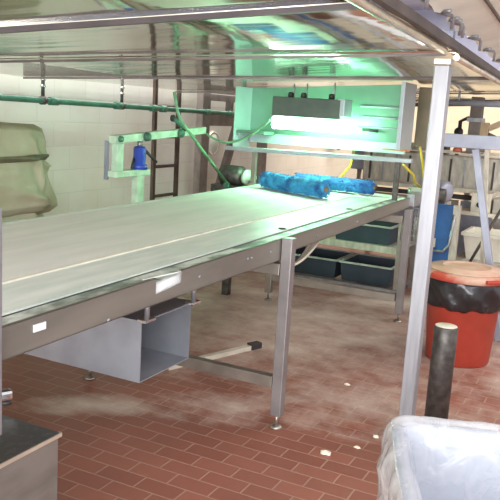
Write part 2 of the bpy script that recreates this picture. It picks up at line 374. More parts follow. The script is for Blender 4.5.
# ------------------------------------------------------------------ belt conveyor
def nx(y): return -1.448 - .011*(y-1.4)          # near face of the side panel
def tz(y): return .978 + .0055*(y-1.4)           # top of the side panel
Y0, Y1 = .35, 5.86
cv = thing('belt_conveyor', 'long flour-dusted belt conveyor with steel side panel and square legs', 'conveyor', (-2.05, 3.2, 0))
def strip(dx0, dx1, dz0, dz1, name, m, y0=Y0, y1=Y1, th=.006, n=1):
    b = MB(); A = []
    for y in (y0, y1):
        A.append([(nx(y)+dx0, y, tz(y)+dz0), (nx(y)+dx1, y, tz(y)+dz1), (nx(y)+dx1, y, tz(y)+dz1-th), (nx(y)+dx0, y, tz(y)+dz0-th)])
    b.grid(A, wrap=True, smooth=False)
    vs = b.bm.verts[:]; b.bm.faces.new(vs[:4][::-1]); b.bm.faces.new(vs[4:8])
    return b.build(name, m, cv)
strip(-1.18, -.36, 0, -.004, 'belt', 'belt', th=.012)
strip(-.36, -.345, .004, .004, 'belt_edge_strip', 'stripe', th=.012)
strip(-.345, -.105, -.002, -.006, 'apron', 'apron')
strip(-.1, -.004, -.014, -.012, 'trough', 'trough', th=.004)
strip(-1.21, -1.18, .002, .002, 'far_guard', 'apron', th=.05)
strip(-1.17, -.03, -.07, -.07, 'slider_bed', 'steel_dull', y0=Y0+.05, y1=Y1-.05, th=.01)
# side panel: three lengths, a cut-out between
def panel(y0, y1, h0, h1, top0=0., top1=0.):
    b = MB(); t_ = .004
    pts = []
    for y, h, tp in ((y0, h0, top0), (y1, h1, top1)):
        pts.append((y, tz(y)-tp, tz(y)-h))
    (ya, ta, ba), (yb, tb, bb) = pts
    A = [(nx(ya), ya, ba), (nx(yb), yb, bb), (nx(yb), yb, tb), (nx(ya), ya, ta)]
    b.poly(A, (-t_, 0, 0))
    F = [(nx(ya), ya, ba), (nx(yb), yb, bb), (nx(yb)-.04, yb, bb), (nx(ya)-.04, ya, ba)]
    b.poly(F, (0, 0, .004))
    if top0 == 0:
        F = [(nx(ya)-.012, ya, ta-.003), (nx(yb)-.012, yb, tb-.003), (nx(yb), yb, tb-.003), (nx(ya), ya, ta-.003)]
        b.poly(F, (0, 0, .003))
    return b.build('side_panel', 'steel', cv)
panel(Y0, 2.21, .094, .098); panel(2.21, 2.385, .098, .1, .062, .05); panel(2.385, 3.34, .1, .11); panel(3.34, Y1, .085, .082)
MB().poly([(nx(2.2)-.012, 2.2, .895), (nx(2.4)-.012, 2.4, .895), (nx(2.4)-.012, 2.4, .975), (nx(2.2)-.05, 2.2, .972)], (-.003, 0, 0)).build('cutout_plate', 'white', cv)
MB().box((-1.449, 1.575, .935), (-1.445, 1.625, .957)).build('panel_sticker', 'white', cv)
for y, dz in ((1.93, -.09), (2.52, -.05), (2.95, -.045), (2.99, -.046), (3.2, -.05), (3.8, -.05), (4.5, -.05)):
    MB().lathe([(0, .006), (.006, .005), (.008, 0), (0, 0)], (nx(y), y, tz(y)+dz), (1, 0, 0), 10).build('bolt', 'steel_light', cv)
for y in (3.62, 4.72):
    MB().lathe([(0, .006), (.02, .004), (.022, 0), (0, 0)], (nx(y)-.13, y, tz(y)-.004), n=12).build('bolt', 'dark', cv)
# legs with levelling feet
def leg(x, y, top, tilt=0):
    o = MB().box((x-.028, y-.028, .07), (x+.028, y+.028, top)).build('leg', 'leg_steel' if x > -2 else 'steel_dull', cv, bevel=.004)
    MB().tube([(x, y, .012), (x, y, .075)], .009, 8).lathe([(0, 0), (.032, 0), (.034, .006), (.018, .016), (0, .018)], (x, y, 0), n=16).build('levelling_foot', 'steel_dull', o)
leg(-1.438, 3.345, .992); leg(-2.64, 3.345, .90); leg(-1.49, 5.78, .915); leg(-2.62, 5.72, .93); leg(-1.47, .6, .88); leg(-2.64, .6, .88)
for y, z in ((3.345, .83), (3.345, .245), (5.75, .83), (5.75, .2)):
    o = MB(); o.beam((-1.47 if y < 4 else -1.52, y, z), (-2.61, y, z), .05, .06); o.build('cross_rail', 'steel_dull', cv, bevel=.003)
# end roller and bracket
MB().tube([(-2.64, 5.9, .965), (-1.53, 5.9, .965)], .035, 16).build('end_roller', 'steel_dull', cv)
MB().box((-1.52, 5.8, .93), (-1.46, 6.0, 1.03)).build('end_bracket', 'steel_light', cv, bevel=.004)

o = MB().box((-1.442, 1.38, .69), (-1.414, 1.423, 1.31)).build('guard_upright', 'steel_light', cv, bevel=.003); o['label'] = 'slim upright bolted to the side panel at the left picture edge'
MB().box((-1.447, 1.375, .90), (-1.442, 1.428, .96)).build('mounting_plate', 'steel_light', o)

# cable bundle looped under the conveyor edge
t = thing('cable_bundle', 'cream cables looped under the conveyor edge right of the front leg', 'cable', (-1.5, 3.8, .83))
for k in range(3):
    pts = []
    for i in range(13):
        s = i/12; pts.append((-1.56-.03*k, 3.45+.62*s+.02*k, .875-.002*k-(.07+.018*k)*math.sin(PI*s)**.8 - .045*(1-s)))
    MB().tube(pts, .008, 8).build('cable', 'cable', t)

# scrap chute hung under the conveyor
t = thing('scrap_chute', 'open ended grey steel chute hanging on rods under the conveyor', 'chute', (-1.9, 2.5, .52))
xa, xb, ya, yb, z0, z1 = -1.6, -2.45, 2.335, 2.705, .515, .765
b = MB()
b.box((xb, ya, z0), (xa, yb, z0+.004)); b.box((xb, ya, z0+.004), (xa, ya+.004, z1)); b.box((xb, yb-.004, z0+.004), (xa, yb, z1)); b.box((xb, ya+.004, z0+.004), (xb+.004, yb-.004, z1-.004))
b.build('duct_body', 'chute', t)
MB().box((xb, ya-.01, z1), (xa+.01, yb+.015, z1+.006)).build('top_flange', 'chute', t)
for y in (2.335, 2.68):
    MB().tube([(-1.575, y, z1+.006), (-1.575, y, .895)], .011, 10).build('hanger_rod', 'steel_light', t)
    MB().box((-1.6, y-.03, z1+.006), (-1.56, y+.04, z1+.016)).build('clamp', 'steel_bright', t)
for x, y, r in ((-1.7, 2.45, .02), (-2.4, 2.37, .018)):
    MB().tube([(x, y-.02, z0-.02), (x, y+.02, z0-.02)], r, 14).build('rubber_foot', 'rubber', t)

# loose bar on the floor
t = thing('floor_bar', 'loose steel bar with dark end lying on the floor behind the chute', 'bar', (-2.1, 4.2, 0))
b = MB(); b.beam((-2.36, 3.74, .016), (-2.13, 4.4, .016), .04, .03); b.build('bar', 'machine_light', t)
b = MB(); b.beam((-2.13, 4.4, .021), (-2.098, 4.49, .021), .055, .042); b.build('end_cap', 'dark', t, bevel=.005)

# ------------------------------------------------------------------ cabinet at lower left
t = thing('steel_cabinet', 'low stained steel cabinet on the floor at the head of the conveyor', 'cabinet', (-1.85, 1.4, 0))
MB().box((-2.3, .9, .0), (-1.575, 1.838, .488)).build('body', 'cabinet', t, bevel=.004)
MB().box((-2.305, .895, .488), (-1.57, 1.843, .5)).build('top_plate', 'cabtop', t, bevel=.003)
MB().box((-1.582, 1.0, .486), (-1.567, 1.846, .4995)).build('edge_trim', 'lip', t)
t = thing('chrome_clamp', 'chrome lever clamp on a stub standing on the low cabinet', 'clamp', (-1.9, 1.78, .5))
MB().tube([(-1.92, 1.76, .5), (-1.92, 1.76, .54)], .012, 10).build('stub', 'steel_bright', t)
b = MB(); b.beam((-1.94, 1.71, .556), (-1.843, 1.9, .556), .04, .04); b.build('lever', 'steel_bright', t, bevel=.012)
MB().tube([(-1.853, 1.88, .522), (-1.853, 1.88, .536)], .02, 12).build('tip', 'dark', t)

# ------------------------------------------------------------------ blue fluffy rollers on the belt
def fluffy(name, p, q, r, m, label, seed):
    p, q = V(p), V(q); t = thing(name, label, 'roller', tuple((p+q)/2 - V((0, 0, r))), 'fluffy blue rollers on the belt')
    rnd = random.Random(seed); d = (q-p); Ln = d.length; d.normalize()
    a = d.cross(V((0, 0, 1))).normalized(); c = a.cross(d)
    b = MB(); rows = []
    for i in range(36):
        s = i/35; row = []; ef = 1-.35*max(0, (s-.94)/.06)**2 - .35*max(0, (.06-s)/.06)**2
        for k in range(40):
            th = 2*PI*k/40; dirn = a*math.cos(th)+c*math.sin(th)
            rr = r*ef*(.86+.12*noise.noise((p+d*s*Ln+dirn*r)*28)+.03*rnd.random())
            row.append(p + d*(s*Ln+.004*rnd.random()) + dirn*rr)
        rows.append(row)
    b.grid(rows, wrap=True)
    vs = b.bm.verts[:]; b.bm.faces.new(vs[:40]); b.bm.faces.new(vs[-40:])
    for _ in range(2600):
        s = rnd.random(); th = rnd.random()*2*PI; dirn = a*math.cos(th)+c*math.sin(th)
        base = p + d*s*Ln + dirn*r*.8
        tip = base + dirn*r*(.14+.16*rnd.random()) + d*rnd.uniform(-.012, .012) + V((0, 0, -.004))
        tip.z = max(tip.z, min(p.z, q.z)-r*.98)
        w1 = d*.004; w2 = dirn.cross(d)*.004
        f = [b.bm.verts.new(base+w1), b.bm.verts.new(base-w1*.5+w2), b.bm.verts.new(base-w1*.5-w2), b.bm.verts.new(tip)]
        for i, j in ((0, 1), (1, 2), (2, 0)): b.bm.faces.new((f[i], f[j], f[3]))
    b.build('fluffy_sleeve', m, t)
    MB().lathe([(0, .004), (r*.3, .004), (r*.34, -.03), (0, -.03)], tuple(q+d*.006), tuple(d), 18).build('end_core', 'core', t)
    MB().lathe([(0, .004), (r*.3, .004), (r*.34, -.03), (0, -.03)], tuple(p-d*.006), tuple(-d), 18).build('end_core', 'core', t)
def bz(y): return tz(y)
fluffy('fluffy_roller', (-2.55, 5.345, bz(5.36)+.069), (-1.925, 5.075, bz(5.1)+.069), .068, 'fluff', 'bright blue fluffy roller lying on the belt, nearer of two, brown core showing', 3)
fluffy('fluffy_roller', (-2.42, 5.66, bz(5.62)+.064), (-1.74, 5.62, bz(5.62)+.064), .058, 'fluff_dark', 'darker blue fluffy roller lying behind the bright blue roller on the belt', 5)

# ------------------------------------------------------------------ light hood over the far end
HL, HR = -2.96, -1.5
hd = thing('light_hood', 'green-lit steel hood hanging from the canopy over the conveyor end', 'hood', (-2.2, 5.6, 1.3))
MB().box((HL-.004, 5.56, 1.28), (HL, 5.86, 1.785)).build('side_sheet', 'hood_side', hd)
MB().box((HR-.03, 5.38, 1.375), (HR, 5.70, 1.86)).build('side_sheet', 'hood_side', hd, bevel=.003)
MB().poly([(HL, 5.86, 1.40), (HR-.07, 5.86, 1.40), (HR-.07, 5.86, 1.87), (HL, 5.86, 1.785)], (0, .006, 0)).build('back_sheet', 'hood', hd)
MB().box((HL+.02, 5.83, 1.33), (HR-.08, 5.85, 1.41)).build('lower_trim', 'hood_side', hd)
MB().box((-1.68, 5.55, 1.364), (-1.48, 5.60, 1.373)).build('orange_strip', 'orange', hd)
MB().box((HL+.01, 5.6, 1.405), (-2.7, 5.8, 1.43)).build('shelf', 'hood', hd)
for z in (1.52, 1.6, 1.68):
    MB().tube([(-1.98, 5.84, z), (-1.60, 5.84, z)], .008, 8).build('rail', 'hood_side', hd)
t = thing('strip_lamp', 'grey lamp housing with glowing green-white tubes inside the hood', 'lamp', (-2.26, 5.5, 1.5))
MB().box((-2.56, 5.42, 1.565), (-1.99, 5.62, 1.715)).build('housing', 'housing', t, bevel=.008)
MB().box((-2.02, 5.421, 1.585), (-1.96, 5.60, 1.72)).build('end_box', 'hood_side', t, bevel=.006)
MB().box((-2.56, 5.42, 1.468), (-1.94, 5.62, 1.56)).build('tube_diffuser', 'lamp', t, bevel=.02)
for x in (-2.44, -2.33, -2.1):
    MB().lathe([(0, .0), (.022, 0), (.022, .03), (.014, .04), (0, .04)], (x, 5.5, 1.715), n=14).build('knob', 'dark', t)
    MB().tube([(x, 5.56, 1.715), (x, 5.56, cz(x)-.012)], .006, 8).build('hanger', 'steel_light', t)
t = thing('tool_handle', 'small black handled valve on the hood wall right of the lamp', 'handle', (-1.85, 5.8, 1.5))
MB().tube([(-1.93, 5.79, 1.5), (-1.80, 5.79, 1.495)], .012, 10).build('grip', 'dark', t)
MB().tube([(-1.86, 5.79, 1.5), (-1.86, 5.83, 1.5)], .01, 8).build('stem', 'dark', t)
t = thing('cross_bar', 'pale flat bar spanning the conveyor below the lamp hood', 'bar', (-2.2, 5.5, 1.28))
b = MB(); b.beam((-2.96, 5.45, 1.283), (-1.42, 5.45, 1.303), .06, .032); b.build('bar', 'hood_side', t, bevel=.003)
MB().box((-2.72, 5.44, 1.014), (-2.685, 5.475, 1.27)).build('upright', 'steel_dull', t)
MB().box((-1.54, 5.44, 1.004), (-1.505, 5.475, 1.285)).build('upright', 'steel_dark', t)
t = thing('lamp_cord', 'green cord sagging from the jack frame bar to the hood lamp', 'cord', (-2.9, 5.4, 1.4))
A_, B_ = V((-3.155, 5.45, 1.385)), V((-2.56, 5.4, 1.53)); pts = []
for i in range(17):
    s = i/16; p = A_.lerp(B_, s); p.z -= .13*4*s*(1-s)*(1-.25*s); pts.append(p)
MB().tube(pts, .010, 8).build('cord', 'green_mid', t)

# gearmotor behind the belt
t = thing('gear_motor', 'dark gear motor with pale green flange and slanting green rod, left of rollers', 'motor', (-2.85, 5.7, .9))
MB().lathe([(0, 0), (.07, 0), (.085, .02), (.085, .2), (.06, .23), (0, .23)], (-3.1, 5.66, 1.045), (1, -.15, 0), 24).build('body', 'steel_dark', t)
MB().lathe([(0, 0), (.06, 0), (.06, .03), (.03, .035), (.028, .1), (0, .1)], (-2.86, 5.62, 1.045), (1, -.15, 0), 24).build('flange', 'green_light', t)
MB().box((-3.14, 5.54, .9), (-2.88, 5.78, .965)).build('mount', 'steel_dark', t)
MB().box((-3.03, 5.63, 0), (-2.97, 5.69, .9)).build('pedestal', 'steel_dark', t)
MB().tube([(-2.98, 4.66, 1.69), (-2.98, 4.71, 1.56), (-2.98, 4.76, 1.49), (-2.98, 5.527, .985)], .012, 10).build('brace_rod', 'green_mid', t)
MB().box((-3.0, 5.505, .955), (-2.96, 5.538, .99)).build('foot_lug', 'green', t)

# ------------------------------------------------------------------ jack frame and bottle jack
JX = -3.2
t = thing('jack_frame', 'pale green steel press frame standing behind the conveyor', 'frame', (JX, 4.6, 0))
b = MB(); b.beam((JX, 4.24, 1.34), (JX, 5.47, 1.41), .06, .055); b.build('top_bar', 'green_light', t, bevel=.004)
b = MB(); b.beam((JX, 4.305, 1.075), (JX, 4.305, 1.315), .05, .075); b.build('rear_upright', 'green_light', t, bevel=.004)
b = MB(); b.beam((JX-.04, 4.235, 1.06), (JX-.04, 4.235, 1.33), .02, .03); b.build('edge_plate', 'steel_grey', t)
b = MB(); b.beam((JX, 4.24, 1.10), (JX, 4.66, 1.10), .08, .045); b.build('bottom_bar', 'green_light', t, bevel=.004)
b = MB(); b.beam((JX, 4.56, .0), (JX, 4.56, 1.0775), .055, .085); b.build('column', 'green_light', t, bevel=.004)
MB().lathe([(0, .03), (.03, .028), (.034, 0), (0, 0)], (JX+.03, 4.6, 1.36), (1, 0, 0), 14).build('pin', 'green', t)
MB().lathe([(0, .03), (.03, .028), (.034, 0), (0, 0)], (JX+.03, 5.06, 1.385), (1, 0, 0), 14).build('pin', 'green', t)
MB().lathe([(0, .02), (.02, .018), (.024, 0), (0, 0)], (JX+.03, 4.29, 1.345), (1, 0, 0), 14).build('pin', 'green', t)
MB().tube([(JX+.053, 5.1, 1.415), (JX+.053, 4.93, 1.5)], .017, 10).build('stop_handle', 'green', t)
MB().lathe([(0, .02), (.026, .018), (.026, 0), (0, 0)], (JX+.035, 4.93, 1.5), (1, 0, 0), 12).build('handle_disc', 'dark', t)
t = thing('bottle_jack', 'blue bottle jack standing in the pale green press frame', 'jack', (JX, 4.56, 1.11))
MB().lathe([(0, 0), (.06, 0), (.06, .03), (.046, .04), (.046, .15), (.036, .165), (0, .165)], (JX, 4.57, 1.1235), n=24).build('body', 'blue_jack', t)
MB().tube([(JX, 4.57, 1.287), (JX, 4.57, 1.325)], .02, 14).build('ram', 'steel_light', t)
MB().tube([(JX+.02, 4.61, 1.26), (JX+.02, 4.76, 1.17)], .012, 10).build('lever_socket', 'dark', t)
MB().tube([(JX-.02, 4.53, 1.2), (JX+.02, 4.45, 1.135)], .01, 8).build('pump_link', 'dark', t)

# ------------------------------------------------------------------ green wall pipe
GX = -4.06
pp = thing('green_pipe', 'dark green pipe hung from rods along the cream wall', 'pipe', (GX, 5, 1.5))
def gz(y): return 1.578 - .009*(y-4)
MB().tube([(GX, 2.2, gz(2.2)), (GX, 7.75, gz(7.75)), (GX, 7.83, gz(7.8)+.03), (GX, 7.86, gz(7.8)+.1), (GX, 7.86, 1.78)], .023, 14).build('pipe_run', 'green', pp)
for y in (4.62, 5.45, 6.0, 6.16, 7.0, 7.5):
    MB().tube([(GX, y-.045, gz(y)), (GX, y+.045, gz(y))], .033, 10).build('fitting', 'green', pp)
for y in (4.5, 5.5):
    o = MB().tube([(GX, y, gz(y)+.02), (GX, y, 1.80)], .014, 10).build('hanger_rod', 'steel_dark', pp)
    for z in (.1, .15):
        MB().lathe([(0, 0), (.021, 0), (.021, .018), (0, .018)], (GX, y, gz(y)+z), n=6).build('nut', 'steel_bright', o)
    MB().lathe([(.026, -.02), (.032, -.02), (.032, .02), (.026, .02), (.026, -.02)], (GX, y, gz(y)), (0, 1, 0), 16).build('clamp_ring', 'steel_dark', o)

# ladder against the wall
LX = -4.12
t = thing('wall_ladder', 'rusty brown steel ladder standing against the cream wall', 'ladder', (LX, 6.4, 0))
for y in (6.13, 6.55):
    b = MB(); b.beam((LX, y, 0), (LX, y-.02, 1.79), .03, .045); b.build('rail', 'rust', t)
for k in range(6):
    z = .13 + .29*k
    MB().tube([(LX, 6.14, z), (LX, 6.53, z)], .016, 8).build('rung', 'rust', t)

# brown steel frame left of the hood
t = thing('brown_frame', 'grey-brown steel frame with slanted brace beyond the ladder', 'frame', (-4.15, 7.3, 0))
MB().box((-4.19, 7.0, 0), (-4.11, 7.16, 1.80)).build('post', 'brown', t)
b = MB(); b.beam((-4.15, 7.16, 1.475), (-4.15, 8.6, 1.475), .06, .14); b.build('beam', 'brown', t)
b = MB(); b.beam((-4.15, 7.86, 1.405), (-4.15, 7.3, .3), .05, .12, up=(0, 1, 0)); b.build('brace', 'brown', t)
b = MB(); b.beam((-4.15, 7.16, 1.71), (-4.15, 8.6, 1.71), .06, .07); b.build('upper_beam', 'brown', t)
MB().box((-4.18, 7.62, 1.545), (-4.12, 7.70, 1.675)).build('stub', 'brown', t)
MB().box((-4.19, 8.5, 0), (-4.11, 8.64, 1.405)).build('post', 'brown', t)
t = thing('wall_lamp_dial', 'round cream dial fixed to the wall between post and brace', 'dial', (-4.27, 7.4, 1.25))
MB().lathe([(0, .03), (.10, .03), (.12, .015), (.12, 0), (0, 0)], (-4.298, 7.55, 1.2), (1, 0, 0), 28).build('face', 'cream', t)
MB().lathe([(.118, 0), (.132, 0), (.132, .03), (.118, .03), (.118, 0)], (-4.298, 7.55, 1.2), (1, 0, 0), 28).build('bezel', 'machine_light', t)

# ------------------------------------------------------------------ tarp covered equipment
t = thing('covered_machine', 'machine under olive translucent plastic sheeting by the cream wall', 'machine', (-3.7, 3.45, 0))
rows = []
prof0 = [(1.42, .0), (1.42, .45), (1.415, .86), (1.395, .95), (1.34, .99), (1.27, 1.0), (1.225, 1.03), (1.2, .985), (1.12, 1.03), (1.03, 1.08), (.95, 1.12), (.9, 1.13), (.86, 1.03), (.845, .93), (.8, .95), (.72, .97), (.66, .96)]
prof = []
for (za, ka), (zb, kb) in zip(prof0, prof0[1:]):
    m_ = 2 if za == zb else 4
    for q in range(m_): prof.append((za+(zb-za)*q/m_, ka+(kb-ka)*q/m_))
prof.append(prof0[-1]); n = 150
CR = [((2.95, 1.19), (3.8, .9)), ((3.1, 1.4), (3.5, 1.0)), ((3.62, 1.33), (3.72, 1.02)), ((2.9, 1.0), (3.4, .74)), ((3.45, 1.24), (3.85, 1.14))]
def crease(y, z):
    d_ = 0
    for (y0, z0), (y1, z1) in CR:
        L2 = (y1-y0)**2+(z1-z0)**2; t_ = max(0, min(1, ((y-y0)*(y1-y0)+(z-z0)*(z1-z0))/L2))
        d_ = max(d_, math.exp(-(((y-y0-t_*(y1-y0))**2+(z-z0-t_*(z1-z0))**2)**.5/.018)**2)*(.4+.6*math.sin(PI*t_)))
    return d_
for j, (z, k) in enumerate(prof):
    row = []
    for i in range(n):
        th = 2*PI*i/n; c, s = math.cos(th), math.sin(th); e = .45
        hx_, hy_ = .33, .50
        x = math.copysign(abs(c)**e, c)*hx_; y = math.copysign(abs(s)**e, s)*hy_
        w = (.014+.09*max(0, 1.25-z))*math.sin(th*11+z*5+2*math.sin(z*7))*(1 if z < 1.335 else 0) + .03*noise.noise(V((c*3, s*3, z*4)))*(1 if j > 4 else 0) + (.11*crease(3.36+y*k, z) if c > 0 else 0)
        zz = z + .02*noise.noise(V((c*2, s*2, z*3))) + (.05*noise.noise(V((c*4, s*4, 9))) if z < .845 else 0)
        row.append((-3.68 + x*(k+w), 3.36 + y*(k+w), zz))
    rows.append(row)
b = MB(); b.grid(rows, wrap=True); b.build('plastic_sheet', 'tarp', t)
js = [j for j, (z, k) in enumerate(prof) if 1.20 <= z <= 1.245]
ctr = V((-3.68, 3.36, 0)); rows2 = []
for j in js:
    rows2.append([V(p) + (V((p[0], p[1], 0))-ctr).normalized()*.008 for p in rows[j]])
MB().grid(rows2, wrap=True).build('strap', 'strap', t, solid=.004)
MB().box((-3.88, 2.98, .55), (-3.47, 3.72, 1.36)).build('body', 'machine', t)
for x in (-3.85, -3.5):
    for y in (3.02, 3.68): MB().box((x-.03, y-.03, 0), (x+.03, y+.03, .55)).build('leg', 'steel_dull', t)

# ------------------------------------------------------------------ trash bin
BX, BYc = -.885, 5.12
t = thing('trash_bin', 'red round plastic trash bin with flour-dusted lid and black liner', 'bin', (BX, BYc, 0)); t.scale = (1, 1, 1.035)
MB().lathe([(0, .0), (.205, .0), (.212, .01), (.25, .54), (.26, .555), (.26, .58), (.25, .585), (.235, .58), (.2, .03), (0, .03)], (BX, BYc, 0), n=56).build('body', 'red', t)
def bagfn(th, r, h):
    d = .012*math.sin(th*9+h*30)+.010*math.sin(th*17-h*50)+.012*noise.noise(V((math.cos(th)*4, math.sin(th)*4, h*12)))
    hh = h + (.02*noise.noise(V((math.cos(th)*3, math.sin(th)*3, 2))) if h < .46 else 0)
    return r + d*.8, hh
MB().lathe([(.262, .590), (.278, .575), (.285, .53), (.284, .48), (.28, .43), (.27, .39), (.25, .375), (.246, .38)], (BX, BYc, 0), n=120, fn=bagfn).build('bag_liner', 'bag', t)
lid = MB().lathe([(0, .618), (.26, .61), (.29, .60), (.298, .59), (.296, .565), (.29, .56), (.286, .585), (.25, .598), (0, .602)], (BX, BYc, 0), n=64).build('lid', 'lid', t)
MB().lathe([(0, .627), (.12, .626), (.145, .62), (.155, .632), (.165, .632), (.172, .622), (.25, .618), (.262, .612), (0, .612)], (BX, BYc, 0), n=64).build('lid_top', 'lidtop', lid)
MB().box((BX+.265, BYc-.05, .575), (BX+.318, BYc+.05, .598), rz=math.radians(-46), piv=(BX, BYc, 0)).build('lid_tab', 'red', lid, bevel=.008)

# bollard
t = thing('pipe_bollard', 'dark steel pipe bollard in front of the red trash bin', 'bollard', (-.685, 3.585, 0))
MB().lathe([(0, 0), (.057, 0), (.057, .622), (.054, .628), (.0, .628)], (-.685, 3.585, 0), n=32).build('pipe_body', 'steel_dark', t)
MB().lathe([(0, .001), (.052, .001), (.053, 0), (0, 0)], (-.685, 3.585, .6285), n=32).build('top_cap', 'machine_light', t)

# ------------------------------------------------------------------ tote with clear liner at lower right
ang = math.radians(20); e1 = V((math.cos(ang), math.sin(ang), 0)); e2 = V((math.sin(ang), -math.cos(ang), 0))
O = V((-.53, 2.14, 0)); TW, TD, TH = 1.0, .95, .69
def rr(inset, z, r=.07, n=10):      # rounded rectangle ring in tote axes
    pts = []; a0, a1, b0, b1 = inset, TW-inset, inset, TD-inset; r = max(.01, r-inset)
    for cx_, cy_, st in ((a1-r, b0+r, -90), (a1-r, b1-r, 0), (a0+r, b1-r, 90), (a0+r, b0+r, 180)):
        for k in range(n+1):
            q = math.radians(st+90*k/n); pts.append((cx_+r*math.cos(q), cy_+r*math.sin(q)))
    out = []
    for i in range(len(pts)):
        p, q = pts[i], pts[(i+1) % len(pts)]; L_ = math.hypot(q[0]-p[0], q[1]-p[1]); m_ = max(1, int(L_/.02))
        for k in range(m_): out.append((p[0]+(q[0]-p[0])*k/m_, p[1]+(q[1]-p[1])*k/m_))
    return [O + e1*a + e2*b + V((0, 0, z)) for a, b in out], out
def ring(inset, z, npt=200):
    P, uv = rr(inset, z); P = P + [P[0]]
    Ls = [0]
    for a, b in zip(P, P[1:]): Ls.append(Ls[-1]+(b-a).length)
    out = []; j = 0
    for k in range(npt):
        s = Ls[-1]*k/npt
        while Ls[j+1] < s: j += 1
        out.append(P[j].lerp(P[j+1], (s-Ls[j])/max(1e-9, Ls[j+1]-Ls[j])))
    return out
t = thing('plastic_tote', 'large pale blue open tote with clear plastic liner, at the lower right corner', 'tote', tuple(O+e1*TW/2+e2*TD/2))
b = MB()
b.grid([ring(.06, .0), ring(.05, .02), ring(.012, TH-.03), ring(-.012, TH-.028), ring(-.012, TH), ring(.022, TH), ring(.035, TH-.05), ring(.075, .04)], wrap=True)
vs = b.bm.verts[:]; b.bm.faces.new(vs[:200]); b.bm.faces.new(vs[-200:]); b.build('tub_body', 'tote', t)
def liner(levels, name, m, amp, seed):
    rows = []
    for inset, z, a in levels:
        row = ring(inset, z); new = []
        ctr = O + e1*TW/2 + e2*TD/2
        for k, p in enumerate(row):
            dirn = (p-ctr); dirn.z = 0; dirn.normalize()
            cw = math.exp(-((p-O).xy.length/.33)**2)
            w = noise.noise(V((p.x*9+seed, p.y*9, z*3.5)))*a + noise.noise(V((p.x*24, p.y*24+seed, z*9)))*a*.5
            w2 = abs(noise.noise(V((p.x*13, p.y*13, z*7+seed))))*a*2.2*cw
            zz = z + .5*a*noise.noise(V((p.x*12, p.y*12, 5+seed)))*(1+cw)
            new.append(p + dirn*(w*amp + w2) + V((0, 0, zz-z)))
        rows.append(new)
    bb = MB(); bb.grid(rows, wrap=True); return bb.build(name, m, t)
liner([(.125, .10, .006), (.105, .25, .008), (.085, .42, .012), (.068, .56, .014), (.052, .64, .012), (.03, .70, .006), (.002, .714, .005), (-.018, .710, .006)], 'liner_inside', 'film', 1., 1.)
liner([(-.018, .710, .006), (-.028, .695, .012), (-.032, .67, .018), (-.032, .64, .022), (-.030, .60, .026), (-.026, .56, .03), (-.022, .52, .032), (-.018, .47, .034), (-.012, .42, .036), (-.006, .37, .038)], 'liner_skirt', 'film_front', .8, 4.)

# ------------------------------------------------------------------ trestle at right
t = thing('steel_trestle', 'grey steel trestle with splayed leg standing behind the red bin', 'trestle', (-.85, 5.75, 0))
b = MB(); b.beam((-1.28, 5.75, 1.465), (-.25, 5.75, 1.475), .05, .10); b.build('top_beam', 'steel_grey', t, bevel=.004)
b = MB(); b.beam((-1.03, 5.75, 1.415), (-.70, 5.75, 0), .05, .05, up=(0, 1, 0)); b.build('leg', 'steel_grey', t, bevel=.004)
b = MB(); b.beam((-.45, 5.75, 1.415), (-.12, 5.75, 0), .06, .065, up=(0, 1, 0)); b.build('leg', 'steel_grey', t, bevel=.004)
b = MB(); b.beam((-.96, 5.82, 1.42), (-.93, 6.25, 0), .025, .03, up=(1, 0, 0)); b.build('rear_leg', 'machine_light', t)
MB().lathe([(0, .0), (.035, 0), (.035, .02), (.02, .035), (0, .035)], (-1.16, 5.75, 1.385), n=16).build('cap', 'copper', t)
t = thing('leaning_rod', 'thin dark rod leaning behind the trestle beside the cream tub', 'rod', (-1.2, 6.8, 0))
MB().tube([(-1.30, 6.6, 0), (-.75, 6.62, 1.3)], .013, 8).build('rod', 'machine_dark', t)

# ------------------------------------------------------------------ tubs on a rack beyond the conveyor
t = thing('tub_rack', 'low steel rack on the floor beyond the conveyor carrying blue tubs', 'rack', (-2.2, 6.8, 0))
b = MB(); b.beam((-2.95, 6.52, .06), (-1.72, 6.50, .06), .04, .05); b.build('front_rail', 'steel_light', t)
b = MB(); b.beam((-2.95, 7.05, .06), (-1.72, 7.05, .06), .04, .05); b.build('rear_rail', 'steel_light', t)
b = MB(); b.beam((-2.95, 6.58, .43), (-1.72, 6.56, .43), .04, .06); b.build('shelf_rail', 'machine', t)
MB().box((-2.95, 6.6, .44), (-1.72, 7.1, .452)).build('shelf', 'machine', t)
for x in (-2.93, -1.735):
    for y in (6.53, 7.06): MB().box((x-.02, y-.02, 0), (x+.02, y+.02, .7)).build('upright', 'steel_dull', t)
def tub(x0, x1, y0, y1, z0, z1, label):
    t = thing('blue_tub', label, 'tub', ((x0+x1)/2, (y0+y1)/2, z0), 'slate blue tubs beyond the conveyor')
    b = MB(); th = .012; g = .02
    def rg(i, z): return [(x0+i, y0+i, z), (x1-i, y0+i, z), (x1-i, y1-i, z), (x0+i, y1-i, z)]
    b.grid([rg(g, z0), rg(0, z1), rg(th, z1), rg(g+th, z0+th)], wrap=True, smooth=False)
    vs = b.bm.verts[:]; b.bm.faces.new(vs[:4]); b.bm.faces.new(vs[-4:]); b.build('tub_body', 'tub', t)
    b = MB(); b.grid([rg(-.014, z1-.004), rg(-.014, z1+.01), rg(.012, z1+.01), rg(.012, z1-.004), rg(-.014, z1-.004)], wrap=True, smooth=False); b.build('rim', 'tubrim', t)
tub(-2.86, -2.32, 6.54, 7.04, .09, .262, 'slate blue open tub on the low rack, left one of the lower pair')
tub(-2.28, -1.79, 6.54, 7.04, .09, .262, 'slate blue open tub on the low rack, right one of the lower pair')
tub(-2.4, -1.85, 6.62, 7.06, .455, .62, 'slate blue tub on the upper shelf of the low rack')

